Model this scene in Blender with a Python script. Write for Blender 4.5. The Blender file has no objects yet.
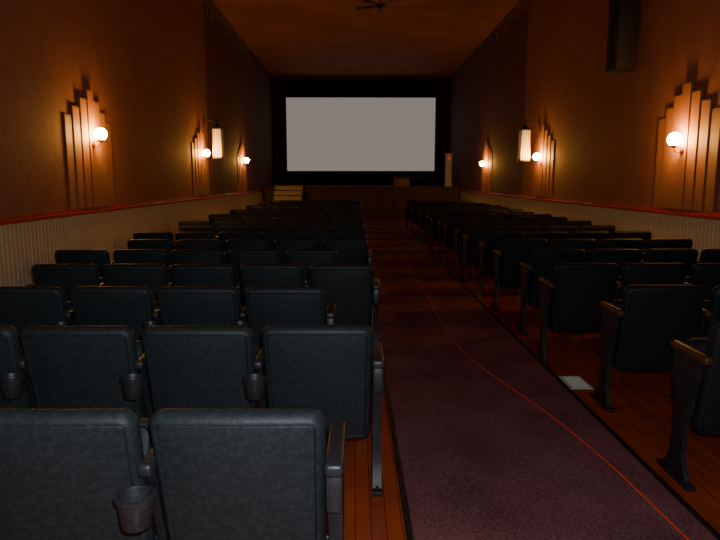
import bpy, bmesh, math, random
from mathutils import Vector, Matrix
random.seed(4)
WL,WR,Y0,Y1,H=-3.9,4.5,-3.0,30.0,6.45
CAMH=1.64
# ---------------------------------------------------------------- materials
def mat(name,col,rough=.6,metal=0,emit=None,es=0,col2=None,nscale=20,bump=0,bscale=60,spec=.5,stretch=None,lo=.35,hi=.65):
    m=bpy.data.materials.new(name); m.use_nodes=True
    nt=m.node_tree; b=nt.nodes['Principled BSDF']
    b.inputs['Base Color'].default_value=(*col,1); b.inputs['Roughness'].default_value=rough
    b.inputs['Metallic'].default_value=metal
    b.inputs['Specular IOR Level'].default_value=spec
    if emit: 
        b.inputs['Emission Color'].default_value=(*emit,1); b.inputs['Emission Strength'].default_value=es
    tc=nt.nodes.new('ShaderNodeTexCoord'); vec=tc.outputs['Object']
    if stretch:
        mp=nt.nodes.new('ShaderNodeMapping'); mp.inputs['Scale'].default_value=stretch
        nt.links.new(vec,mp.inputs['Vector']); vec=mp.outputs['Vector']
    if col2:
        n=nt.nodes.new('ShaderNodeTexNoise'); n.inputs['Scale'].default_value=nscale; n.inputs['Detail'].default_value=6
        n.inputs['Roughness'].default_value=.65
        r=nt.nodes.new('ShaderNodeValToRGB'); r.color_ramp.elements[0].position=lo; r.color_ramp.elements[1].position=hi
        r.color_ramp.elements[0].color=(*col,1); r.color_ramp.elements[1].color=(*col2,1)
        nt.links.new(vec,n.inputs['Vector']); nt.links.new(n.outputs['Fac'],r.inputs['Fac'])
        nt.links.new(r.outputs['Color'],b.inputs['Base Color'])
    if bump:
        n2=nt.nodes.new('ShaderNodeTexNoise'); n2.inputs['Scale'].default_value=bscale; n2.inputs['Detail'].default_value=4
        bp=nt.nodes.new('ShaderNodeBump'); bp.inputs['Strength'].default_value=bump; bp.inputs['Distance'].default_value=.01
        nt.links.new(vec,n2.inputs['Vector']); nt.links.new(n2.outputs['Fac'],bp.inputs['Height'])
        nt.links.new(bp.outputs['Normal'],b.inputs['Normal'])
    return m
M={}
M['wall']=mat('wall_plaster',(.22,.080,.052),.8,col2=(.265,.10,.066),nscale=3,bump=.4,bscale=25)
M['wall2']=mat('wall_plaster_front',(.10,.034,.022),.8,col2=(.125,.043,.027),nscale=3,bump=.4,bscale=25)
M['strip']=mat('sconce_plaster',(.25,.105,.06),.65,col2=(.29,.125,.07),nscale=5)
M['ceil']=mat('ceiling_paint',(.31,.108,.042),.8,col2=(.22,.075,.03),nscale=1.3,bump=.5,bscale=12)
M['back']=mat('back_wall_paint',(.06,.018,.01),.8,col2=(.08,.024,.012),nscale=3)
M['bead']=mat('beadboard_paint',(.56,.50,.31),.5,col2=(.50,.45,.27),nscale=6)
M['rail']=mat('rail_red_gloss',(.42,.025,.015),.25,col2=(.32,.02,.012),nscale=8)
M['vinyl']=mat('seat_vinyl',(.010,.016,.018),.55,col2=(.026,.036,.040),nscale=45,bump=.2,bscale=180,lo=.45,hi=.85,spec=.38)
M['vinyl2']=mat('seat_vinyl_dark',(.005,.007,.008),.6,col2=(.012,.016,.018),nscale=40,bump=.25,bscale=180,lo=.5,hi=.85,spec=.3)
M['metal']=mat('seat_metal',(.012,.012,.014),.5,metal=.2,col2=(.035,.035,.04),nscale=30,lo=.5,hi=.8)
M['plast']=mat('seat_plastic',(.016,.017,.019),.45,col2=(.035,.037,.04),nscale=50,lo=.5,hi=.8)
M['armwood']=mat('arm_wood',(.07,.025,.010),.5,col2=(.03,.012,.006),nscale=10,stretch=(8,1,8),spec=.3)
M['black']=mat('black_cloth',(.006,.005,.005),.9,col2=(.01,.008,.008),nscale=8)
M['screen']=mat('screen_cloth_glow',(.75,.75,.72),.9,emit=(.82,.84,.81),es=.215)  # weak emission stands in for light projected onto the cloth
M['brass']=mat('brass',(.55,.28,.08),.35,metal=.9,col2=(.4,.2,.06),nscale=20)
M['glow']=mat('bulb_glass',(1,.7,.35),.4,emit=(1,.46,.09),es=270)
M['lglass']=mat('lantern_glass_glow',(.85,.78,.6),.4,emit=(1,.85,.6),es=.2)  # faint emission brightens the glass, the lanterns are unlit
M['dark']=mat('dark_metal',(.02,.016,.014),.5,metal=.5,col2=(.03,.025,.02),nscale=12)
M['fan']=mat('fan_wood',(.03,.012,.006),.5,col2=(.05,.02,.01),nscale=12)
M['speak']=mat('speaker_black',(.008,.007,.007),.7,col2=(.014,.012,.012),nscale=30)
M['stage']=mat('stage_wood',(.08,.028,.018),.6,col2=(.055,.02,.012),nscale=6,stretch=(6,1,1))
M['cream']=mat('cream_paint',(.5,.4,.23),.6,col2=(.42,.34,.19),nscale=8)
M['box']=mat('cardboard',(.35,.2,.09),.8,col2=(.28,.16,.07),nscale=10)
M['white']=mat('white_paint',(.75,.7,.62),.6,col2=(.65,.6,.52),nscale=6)
M['red']=mat('red_lamp',(.5,.02,.01),.4,emit=(1,.05,.02),es=.5)
M['cable']=mat('cable_red',(.8,.07,.02),.45,col2=(.65,.05,.02),nscale=40)
M['edge']=mat('edge_strip',(.02,.014,.012),.4,metal=.5,col2=(.05,.035,.03),nscale=25)
M['vent']=mat('vent_paint',(.5,.55,.42),.5,col2=(.4,.42,.33),nscale=30)
M['bulbs']=mat('unlit_bulb_strand',(.28,.2,.12),.4,col2=(.18,.12,.07),nscale=30)
# carpet
m=mat('aisle_carpet',(.095,.030,.036),.95,bump=.9,bscale=260,spec=.1); M['carpet']=m
nt=m.node_tree; b=nt.nodes['Principled BSDF']; tc=nt.nodes.new('ShaderNodeTexCoord')
n1=nt.nodes.new('ShaderNodeTexNoise'); n1.inputs['Scale'].default_value=110; n1.inputs['Detail'].default_value=3
n2=nt.nodes.new('ShaderNodeTexNoise'); n2.inputs['Scale'].default_value=2.2; n2.inputs['Detail'].default_value=7
ad=nt.nodes.new('ShaderNodeMath'); ad.operation='MULTIPLY'; ad.inputs[1].default_value=.45
ad2=nt.nodes.new('ShaderNodeMath'); ad2.operation='ADD'
r=nt.nodes.new('ShaderNodeValToRGB'); r.color_ramp.elements[0].position=.52; r.color_ramp.elements[1].position=.92
r.color_ramp.elements[0].color=(.08,.027,.030,1); r.color_ramp.elements[1].color=(.26,.105,.112,1)
nt.links.new(tc.outputs['Object'],n1.inputs['Vector']); nt.links.new(tc.outputs['Object'],n2.inputs['Vector'])
nt.links.new(n2.outputs['Fac'],ad.inputs[0]); nt.links.new(ad.outputs[0],ad2.inputs[0]); nt.links.new(n1.outputs['Fac'],ad2.inputs[1])
nt.links.new(ad2.outputs[0],r.inputs['Fac']); nt.links.new(r.outputs['Color'],b.inputs['Base Color'])
# wood floor planks (run along the hall)
m=mat('floor_wood',(.3,.07,.02),.2,spec=.6); M['floor']=m
nt=m.node_tree; b=nt.nodes['Principled BSDF']; tc=nt.nodes.new('ShaderNodeTexCoord')
mp=nt.nodes.new('ShaderNodeMapping'); mp.inputs['Rotation'].default_value=(0,0,math.pi/2)
br=nt.nodes.new('ShaderNodeTexBrick'); br.inputs['Scale'].default_value=1; br.inputs['Brick Width'].default_value=1.6
br.inputs['Row Height'].default_value=.075; br.inputs['Mortar Size'].default_value=.002
br.inputs['Color1'].default_value=(.42,.08,.022,1); br.inputs['Color2'].default_value=(.34,.06,.016,1); br.inputs['Mortar'].default_value=(.08,.015,.006,1)
ns=nt.nodes.new('ShaderNodeTexNoise'); ns.inputs['Scale'].default_value=4; ns.inputs['Detail'].default_value=8
mx=nt.nodes.new('ShaderNodeMix'); mx.data_type='RGBA'; mx.blend_type='MULTIPLY'; mx.inputs['Factor'].default_value=.6
nt.links.new(tc.outputs['Object'],mp.inputs['Vector']); nt.links.new(mp.outputs['Vector'],br.inputs['Vector'])
nt.links.new(mp.outputs['Vector'],ns.inputs['Vector'])
nt.links.new(br.outputs['Color'],mx.inputs[6]); nt.links.new(ns.outputs['Fac'],mx.inputs[7]); nt.links.new(mx.outputs[2],b.inputs['Base Color'])

# ---------------------------------------------------------------- mesh builder
class MB:
    def __init__(s): s.v=[];s.f=[];s.mi=[];s.mats=[]
    def m(s,k):
        if k not in s.mats: s.mats.append(k)
        return s.mats.index(k)
    def add(s,vs,fs,k,T=None):
        o=len(s.v); i=s.m(k)
        s.v+= [tuple(T@Vector(p)) if T else tuple(p) for p in vs]
        s.f+= [tuple(o+a for a in f) for f in fs]; s.mi+=[i]*len(fs)
    def box(s,a,b,k,bev=0,T=None,seg=2):
        bm=bmesh.new(); bmesh.ops.create_cube(bm,size=1)
        c=[(a[i]+b[i])/2 for i in range(3)]; d=[abs(b[i]-a[i]) for i in range(3)]
        for v in bm.verts: v.co=Vector([c[i]+v.co[i]*d[i] for i in range(3)])
        if bev: bmesh.ops.bevel(bm,geom=bm.edges[:],offset=bev,segments=seg,affect='EDGES',profile=.5)
        s.bm(bm,k,T)
    def bm(s,bm,k,T=None):
        bm.verts.index_update(); s.add([v.co.copy() for v in bm.verts],[[v.index for v in f.verts] for f in bm.faces],k,T); bm.free()
    def cyl(s,p,q,r,k,r2=None,n=16,T=None,cap=True):
        p=Vector(p);q=Vector(q);d=q-p; r2=r if r2 is None else r2
        R=d.to_track_quat('Z','Y').to_matrix()
        vs=[];fs=[]
        for c,rr in((p,r),(q,r2)):
            for i in range(n):
                a=2*math.pi*i/n; vs.append(c+R@Vector((math.cos(a)*rr,math.sin(a)*rr,0)))
        for i in range(n): j=(i+1)%n; fs.append((i,j,n+j,n+i))
        if cap: fs+= [tuple(reversed(range(n))),tuple(range(n,2*n))]
        s.add(vs,fs,k,T)
    def tube(s,pts,r,k,n=8,T=None):
        for a,b in zip(pts,pts[1:]): s.cyl(a,b,r,k,n=n,T=T)
    def lathe(s,c,prof,k,n=24,T=None):
        vs=[];fs=[];L=len(prof)
        for i in range(n):
            a=2*math.pi*i/n
            for r,z in prof: vs.append((c[0]+r*math.cos(a),c[1]+r*math.sin(a),c[2]+z))
        for i in range(n):
            j=(i+1)%n
            for t in range(L-1): fs.append((i*L+t,j*L+t,j*L+t+1,i*L+t+1))
        s.add(vs,fs,k,T)
    def ball(s,c,r,k,sc=(1,1,1),T=None):
        bm=bmesh.new(); bmesh.ops.create_uvsphere(bm,u_segments=20,v_segments=12,radius=r)
        for v in bm.verts: v.co=Vector([c[i]+v.co[i]*sc[i] for i in range(3)])
        s.bm(bm,k,T)
    def pad(s,w,h,t,r,k,curve=0,taper=0,arch=0,T=None,groove=True,nc=6):
        """upholstered panel in local xz plane, thickness in y"""
        ins=[(0,0),(.004,.45),(.012,.8),(.022,1.0),(.028,1.0),(.032,.84 if groove else 1.0),(.036,1.0),(.06,1.06),(.11,1.12),(.17,1.16)]
        a,b=w/2,h/2
        def ring(i,y):
            A,B=a-i,b-i; R=max(r-i,.012); out=[]
            for cx,cz,a0 in((A-R,B-R,0),(-(A-R),B-R,90),(-(A-R),-(B-R),180),(A-R,-(B-R),270)):
                for q in range(nc+1):
                    an=math.radians(a0+90*q/nc); out.append((cx+R*math.cos(an),cz+R*math.sin(an)))
            pts=[]
            n=len(out)
            for e in range(n):
                p,qn=out[e],out[(e+1)%n]; pts.append(p)
                if (e+1)%(nc+1)==0:
                    for f in (1,2,3,4): pts.append((p[0]+(qn[0]-p[0])*f/5,p[1]+(qn[1]-p[1])*f/5))
            res=[]
            for x,z in pts:
                xx=x*(1+taper*z/b); zz=z+(arch*(1-(x/a)**2) if z>0 else 0)*(z/b if z>0 else 0)
                res.append((xx,y+curve*(x/a)**2,zz))
            return res
        vs=[];fs=[]; rings=[]
        for side in(-1,1):
            rr=[]
            for j,(i,p) in enumerate(ins):
                if side==1 and j==0: rr.append(rings[0][0]); continue
                o=len(vs); R_=ring(i,side*p*t/2); vs+=R_; rr.append(list(range(o,o+len(R_))))
            o=len(vs); last=rr[-1]; cen=[sum(vs[q][c] for q in last)/len(last) for c in range(3)]; 
            cen[1]=side*ins[-1][1]*t/2+0*curve
            vs.append(tuple(cen)); rings.append(rr)
            N=len(last)
            for p,q in zip(rr,rr[1:]):
                for e in range(N):
                    f=(e+1)%N; F=(p[e],p[f],q[f],q[e]); fs.append(F if side==1 else F[::-1])
            for e in range(N):
                F=(last[e],last[(e+1)%N],o); fs.append(F if side==1 else F[::-1])
        s.add(vs,fs,k,T)
    def prism(s,poly,x0,x1,k,T=None):
        """poly in (y,z), extruded in x"""
        n=len(poly); vs=[(x0,*p) for p in poly]+[(x1,*p) for p in poly]
        fs=[tuple(range(n)),tuple(reversed(range(n,2*n)))]+[(i,n+i,n+(i+1)%n,(i+1)%n) for i in range(n)]
        s.add(vs,fs,k,T)
    def mesh(s,name,smooth=35):
        me=bpy.data.meshes.new(name); me.from_pydata(s.v,[],s.f)
        for k in s.mats: me.materials.append(M[k])
        me.polygons.foreach_set('material_index',s.mi)
        bm=bmesh.new(); bm.from_mesh(me); bmesh.ops.recalc_face_normals(bm,faces=bm.faces[:]); bm.to_mesh(me); bm.free()
        if smooth:
            me.polygons.foreach_set('use_smooth',[True]*len(me.polygons))
            me.set_sharp_from_angle(angle=math.radians(smooth))
        me.update(); return me
    def obj(s,name,loc=(0,0,0),smooth=35,rz=0):
        return place(s.mesh(name,smooth),name,loc,rz)
def place(me,name,loc,rz=0):
    o=bpy.data.objects.new(name,me); bpy.context.scene.collection.objects.link(o); o.location=loc; o.rotation_euler=(0,0,rz); return o
def T(loc=(0,0,0),rx=0,ry=0,rz=0):
    return Matrix.Translation(loc)@Matrix.Rotation(rz,4,'Z')@Matrix.Rotation(ry,4,'Y')@Matrix.Rotation(rx,4,'X')
def simple(name,a,b,k,bev=0):
    m=MB(); m.box(a,b,k,bev); return m.obj(name,smooth=0)

# ---------------------------------------------------------------- room shell
th=.2
simple('floor',(WL-th,Y0-th,-.2),(WR+th,Y1+th,0),'floor')
simple('ceiling',(WL-th,Y0-th,H),(WR+th,Y1+th,H+.2),'ceil')
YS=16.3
def wall(name,x0,x1):
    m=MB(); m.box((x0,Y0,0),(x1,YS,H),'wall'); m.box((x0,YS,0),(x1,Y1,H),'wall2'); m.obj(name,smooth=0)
wall('wall_left',WL-th,WL); wall('wall_right',WR,WR+th)
simple('wall_back',(WL-th,Y1,0),(WR+th,Y1+th,H),'back')
simple('wall_entrance',(WL-th,Y0-th,0),(WR+th,Y0,H),'wall')
# beadboard wainscot (real ribs)
def bead(name,x,s):
    vs=[];fs=[];p=.085;y=Y0;i=0
    prof=[(0,.022),(.066,.022),(.070,.016),(.081,.016)]
    while y<25.6:
        for dy,dx in prof:
            vs.append((x+s*dx,y+dy,0.0)); vs.append((x+s*dx,y+dy,1.15))
        y+=p
    n=len(vs)//2
    for i in range(n-1): fs.append((2*i,2*i+2,2*i+3,2*i+1))
    m=MB(); m.add(vs,fs,'bead'); m.obj(name,smooth=0)
bead('wainscot_left',WL,1); bead('wainscot_right',WR,-1)
for nm,x,s in(('trim_rail_left',WL,1),('trim_rail_right',WR,-1)):
    m=MB(); m.box((x,Y0,1.15),(x+s*.05,25.65,1.20),'rail',.008); m.box((x,Y0,1.20),(x+s*.028,25.65,1.235),'rail',.006); m.obj(nm,smooth=0)
for nm,x,s in(('baseboard_left',WL,1),('baseboard_right',WR,-1)):
    m=MB(); m.box((x+s*.022,Y0,0),(x+s*.045,25.65,.14),'bead',.005); m.obj(nm,smooth=0)

# carpet & strips
simple('aisle_carpet',(.27,Y0,0),(1.66,24.2,.012),'carpet',.004)
m=MB(); m.box((.235,Y0,0),(.268,24.2,.016),'edge',.004); m.obj('trim_carpet_strip_left',smooth=0)
m=MB(); m.box((1.662,Y0,0),(1.695,24.2,.016),'edge',.004); m.obj('trim_carpet_strip_right',smooth=0)
# cable
cu=bpy.data.curves.new('extension_cable','CURVE'); cu.dimensions='3D'; cu.bevel_depth=.0045; cu.bevel_resolution=3
pts=[(1.60,-.5),(1.57,1.5),(1.52,2.55),(1.46,3.41),(1.335,4.13),(1.20,4.65),(1.075,5.19),(.99,6.1),(1.0,7.2),(1.03,8.6),(1.0,10.5),(1.02,13)]
sp=cu.splines.new('NURBS'); sp.points.add(len(pts)-1); sp.order_u=3; sp.use_endpoint_u=True
for i,p in enumerate(pts): sp.points[i].co=(p[0],p[1],.0165,1)
cu.materials.append(M['cable']); o=bpy.data.objects.new('extension_cable',cu); bpy.context.scene.collection.objects.link(o)
# floor vent
m=MB(); m.box((-.09,-.15,0),(.09,.15,.008),'vent',.003)
for i in range(9): m.box((-.07,-.122+i*.028,.008),(.07,-.112+i*.028,.016),'vent',.002)
m.obj('floor_vent',(1.80,4.70,0),smooth=0)

# ---------------------------------------------------------------- seats
def seat_mesh(name,arms,cap,cups,vin='vinyl',end=None):
    m=MB(); rec=math.radians(13)
    hb=.655
    Tb=T((0,.075,.93-hb/2*math.cos(rec)-.005),rx=rec)
    m.pad(.545,hb,.075,.05,vin,curve=.018,taper=.022,arch=.010,T=Tb)
    Tc=T((0,.295,.56),rx=math.radians(-22))
    m.pad(.49,.43,.11,.07,vin,curve=-.01,T=Tc,groove=True)
    Tp=T((0,.355,.53),rx=math.radians(-22))
    m.box((-.20,-.012,-.17),(.20,.012,.15),'plast',.01,T=Tp)
    m.cyl((-.27,.24,.36),(.27,.24,.36),.016,'metal')
    for sx in(-1,1):
        m.box((sx*.215-.012,.10,.34),(sx*.215+.012,.26,.42),'metal',.005)
    for sx in arms:
        x=sx*.295; e=(sx==end); hw=.024 if e else .014; pw=.031 if e else .0235
        if e: x=sx*.302
        poly=[(.10,.025),(.36,.025),(.33,.06),(.285,.14),(.27,.34),(.31,.54),(.33,.71),(.06,.71),(.10,.54),(.16,.34),(.165,.14),(.12,.06)]
        m.prism(poly,x-hw,x+hw,'metal')
        m.box((x-.026,.06,0),(x+.026,.40,.026),'metal',.006)
        m.cyl((x,.10,.026),(x,.10,.036),.009,'metal',n=8); m.cyl((x,.36,.026),(x,.36,.036),.009,'metal',n=8)
        m.box((x-pw,.0,.71),(x+pw,.36,.755),cap,.014,seg=3)
        if e: m.box((x-pw+.004,.02,.58),(x+pw-.004,.07,.715),'plast',.01)
        if cups and not e:
            r=.054; c=(x,-.076,.60)
            m.lathe(c,[(0,0),(r*.78,0),(r*.84,.004),(r,.085),(r+.007,.09),(r+.007,.1),(r-.003,.102),(r-.006,.09),(r*.78,.01),(0,.008)],'plast',n=24)
            m.box((x-.01,-.026,.64),(x+.01,.12,.67),'metal',.004)
    return m.mesh(name,40)
A=seat_mesh('seat_mid',[1],'plast',True)
E=seat_mesh('seat_aisle_end',[1],'plast',True,end=1)
Bm=seat_mesh('seat_wall_end',[1,-1],'plast',True,end=-1)
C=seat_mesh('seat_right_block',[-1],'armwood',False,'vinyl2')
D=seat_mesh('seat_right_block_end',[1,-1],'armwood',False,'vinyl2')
P=.59; rows=19
for i in range(rows):
    y=1.78+i*1.09
    ends={0:-.37,1:-.187,2:-.47,3:-.12}
    cx=ends.get(i, -.45 if i%2==0 else -.12)
    for j in range(5):
        place(Bm if j==4 else E if j==0 else A,'theater_seat',(cx-j*P,y+random.uniform(-.015,.015),0),random.uniform(-.015,.015))
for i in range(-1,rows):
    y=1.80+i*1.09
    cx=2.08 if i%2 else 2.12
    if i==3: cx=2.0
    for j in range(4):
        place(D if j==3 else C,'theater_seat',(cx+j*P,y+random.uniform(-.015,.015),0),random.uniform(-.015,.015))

# ---------------------------------------------------------------- wall sconces
def sconce(s):
    m=MB(); wd=.22
    hs=[.92,1.05,1.19,1.32,1.19,1.05,.92]; dp=[.02,.032,.044,.056,.044,.032,.02]
    for i in range(7):
        y=(i-3)*wd; h=hs[i]+.37 ; d=dp[i]
        m.box((0,y-wd/2+.004,0),(s*d,y+wd/2-.004,h),'strip',.008)
    return m
def lampfix(s):
    m=MB()
    m.lathe((0,0,0),[(0,0),(.055,0),(.055,.012),(.03,.02),(.0,.024)],'brass',T=T((s*.056,0,-.15),ry=s*math.pi/2))
    m.tube([(s*.066,0,-.15),(s*.12,0,-.175),(s*.155,0,-.16),(s*.17,0,-.11)],.010,'brass')
    m.lathe((s*.17,0,-.12),[(0,0),(.02,0),(.05,.02),(.055,.035),(.03,.038),(.0,.038)],'brass')
    m.ball((s*.17,0,-.005),.088,'glow',(1,1,1.05))
    return m
for s,x,ys,z in((1,WL,[9.03,15.38,21.0],2.31),(-1,WR,[8.27,14.5,20.7],2.19)):
    for y in ys:
        sc=sconce(s).obj('stepped_wall_sconce',(x,y,1.235),smooth=0)
        lf=lampfix(s).obj('lamp_fixture'); lf.parent=sc; lf.location=(0,0,z-1.235)

# hanging wall lanterns
def lantern(s,x,y,z):
    m=MB(); hh=.74; w=.11
    m.box((-w,-w,.02),(w,w,hh),'lglass',.02)
    for a in(-1,1):
        for b in(-1,1): m.box((a*w-.012,b*w-.012,0),(a*w+.012,b*w+.012,hh+.01),'brass',.003)
    for k in(-.055,0,.055):
        m.box((k-.005,-w-.008,.02),(k+.005,w+.008,hh),'brass',.002); m.box((-w-.008,k-.005,.02),(w+.008,k+.005,hh),'brass',.002)
    m.box((-w-.02,-w-.02,-.02),(w+.02,w+.02,.02),'dark',.006); m.box((-w-.02,-w-.02,hh),(w+.02,w+.02,hh+.04),'dark',.006)
    m.lathe((0,0,hh+.04),[(.10,0),(.05,.05),(.015,.09),(0,.1)],'dark'); m.ball((0,0,-.04),.022,'dark')
    X=abs((WL if s>0 else WR)-x)
    m.tube([(0,0,hh+.12),(0,0,hh+.2),(-s*.1,0,hh+.24),(-s*(X-.01),0,hh+.2)],.010,'dark')
    m.box((-s*X,-.05,hh+.08),(-s*(X-.02),.05,hh+.3),'dark',.004)
    return m.obj('wall_lantern',(x,y,z))
lantern(1,-3.55,15.9,2.2); lantern(-1,4.15,14.95,2.10)

# wall speaker
m=MB(); m.box((4.14,9.85,3.38),(4.44,10.25,4.85),'speak',.015)
m.box((4.125,9.88,3.43),(4.14,10.22,4.80),'black',.004)
m.box((4.44,9.95,3.9),(4.5,10.15,4.4),'dark')
for z in(3.8,4.4): m.lathe((0,0,0),[(.13,0),(.15,.012),(.165,0)],'dark',T=T((4.125,10.05,z),ry=-math.pi/2))
m.obj('wall_speaker')

# ceiling fan
m=MB(); m.cyl((0,0,.0),(0,0,.34),.014,'dark'); m.lathe((0,0,.30),[(.02,0),(.07,.03),(.075,.08),(0,.08)],'dark')
m.lathe((0,0,-.10),[(0,-.02),(.06,-.01),(.11,.03),(.12,.08),(.06,.11),(0,.11)],'dark')
for i in range(5):
    R=T(rz=math.radians(72*i+14)); R2=R@T((0,0,-.05),rx=math.radians(12))
    m.box((.10,-.02,-.006),(.22,.02,.006),'dark',.002,T=R2); m.box((.20,-.065,-.006),(.68,.065,.006),'fan',.005,T=R2)
m.obj('ceiling_fan',(.66,16.1,H-.38))

# icicle string lights along the tops of the walls, clipped to the ceiling
def icicles(x,y0,y1,s):
    m=MB(); y=y0; prev=None
    while y<y1:
        z=H-.07-.03*abs(math.sin(y*3)); p=(x+s*.03,y,z)
        if prev: m.cyl(prev,p,.007,'bulbs',n=6)
        m.box((x+s*.001,y-.01,z-.01),(x+s*.035,y+.01,H-.001),'bulbs')
        L=random.choice([.16,.28,.42,.22]); m.cyl(p,(x+s*.03,y,z-L),.007,'bulbs',n=6)
        for q in range(1,4): m.ball((x+s*.03,y,z-L*q/3),.018,'bulbs',(1,1,1.6))
        prev=p; y+=.26
    m.obj('icicle_string_lights')
icicles(WL,14,23,1); icicles(WR,13,20,-1)

# ---------------------------------------------------------------- screen end
SY=29.2
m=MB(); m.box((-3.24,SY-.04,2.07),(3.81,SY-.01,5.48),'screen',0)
m.box((-3.67,SY,1.362),(4.2,SY+.1,6.07),'black',.01)
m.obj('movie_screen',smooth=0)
m=MB(); m.box((WL+.04,25.8,0),(WR-.04,Y1-.02,1.33),'stage'); m.box((WL+.04,25.7,1.33),(WR-.04,Y1-.02,1.36),'stage',.005)
for i in range(14): m.box((WL+.3+i*.58,25.77,.1),(WL+.34+i*.58,25.8,1.3),'stage',.005)
m.obj('stage',smooth=0)
m=MB()
for i in range(7): m.box((-3.35,23.9+i*.25,0),(-2.2,25.67,.205*(i+1)),'cream',.008)
for i in range(7): m.box((-3.35,23.87+i*.25,.205*(i+1)-.04),(-2.2,23.9+i*.25,.205*(i+1)),'stage',.004)
m.obj('stage_steps',smooth=0)
# white column with red lamp
m=MB(); m.box((-.17,-.12,0),(.17,.12,.08),'white',.01); m.box((-.13,-.09,.08),(.13,.09,1.38),'white',.015); m.box((-.16,-.11,1.38),(.16,.11,1.44),'white',.01)
m.ball((0,-.11,1.25),.055,'red'); m.obj('column_lamp',(4.16,27.0,1.36))
# cardboard box + low table on stage
m=MB()
m.box((-.3,-.2,0),(.3,.2,.012),'box')
for a,b in(((-.3,-.2,0),(-.29,.2,.32)),((.29,-.2,0),(.3,.2,.32)),((-.3,-.2,0),(.3,-.19,.32)),((-.3,.19,0),(.3,.2,.32))): m.box(a,b,'box')
m.box((-.3,-.16,0),(.3,0,.008),'box',T=T((0,-.2,.32),rx=math.radians(-25))); m.box((-.3,0,0),(.3,.16,.008),'box',T=T((0,.2,.32),rx=math.radians(35)))
m.obj('cardboard_box',(2.05,26.6,1.36),smooth=0,rz=.2)
m=MB(); m.box((-.6,-.3,.36),(.6,.3,.40),'dark',.008)
for a in(-.52,.52):
    for b in(-.24,.24): m.cyl((a,b,0),(a*.96,b,.37),.015,'dark',n=8)
    m.cyl((a,-.24,.1),(a,.24,.1),.01,'dark',n=8)
m.obj('low_table',(3.0,27.2,1.362),smooth=0)

# ---------------------------------------------------------------- lights
def plight(name,loc,e,col,r):
    l=bpy.data.lights.new(name,'POINT'); l.energy=e; l.color=col
    l.shadow_soft_size=r
    o=bpy.data.objects.new(name,l); bpy.context.scene.collection.objects.link(o); o.location=loc; return o
plight('camera_flash',(.04,.02,CAMH+.09),260,(.84,.92,1.0),.02)
plight('rear_fill_light',(.3,-1.6,5.6),55,(1,.7,.5),.25)  # added warm fill behind the camera, no real fixture there
w=bpy.data.worlds.new('W'); bpy.context.scene.world=w; w.use_nodes=True
w.node_tree.nodes['Background'].inputs[0].default_value=(.02,.012,.01,1); w.node_tree.nodes['Background'].inputs[1].default_value=.2

# ---------------------------------------------------------------- camera
c=bpy.data.cameras.new('camera'); c.sensor_width=36; c.lens=30; c.clip_end=100
co=bpy.data.objects.new('camera',c); bpy.context.scene.collection.objects.link(co)
co.location=(0,0,CAMH); co.rotation_euler=(math.radians(90-8.53),0,-math.atan(5/600))
bpy.context.scene.camera=co
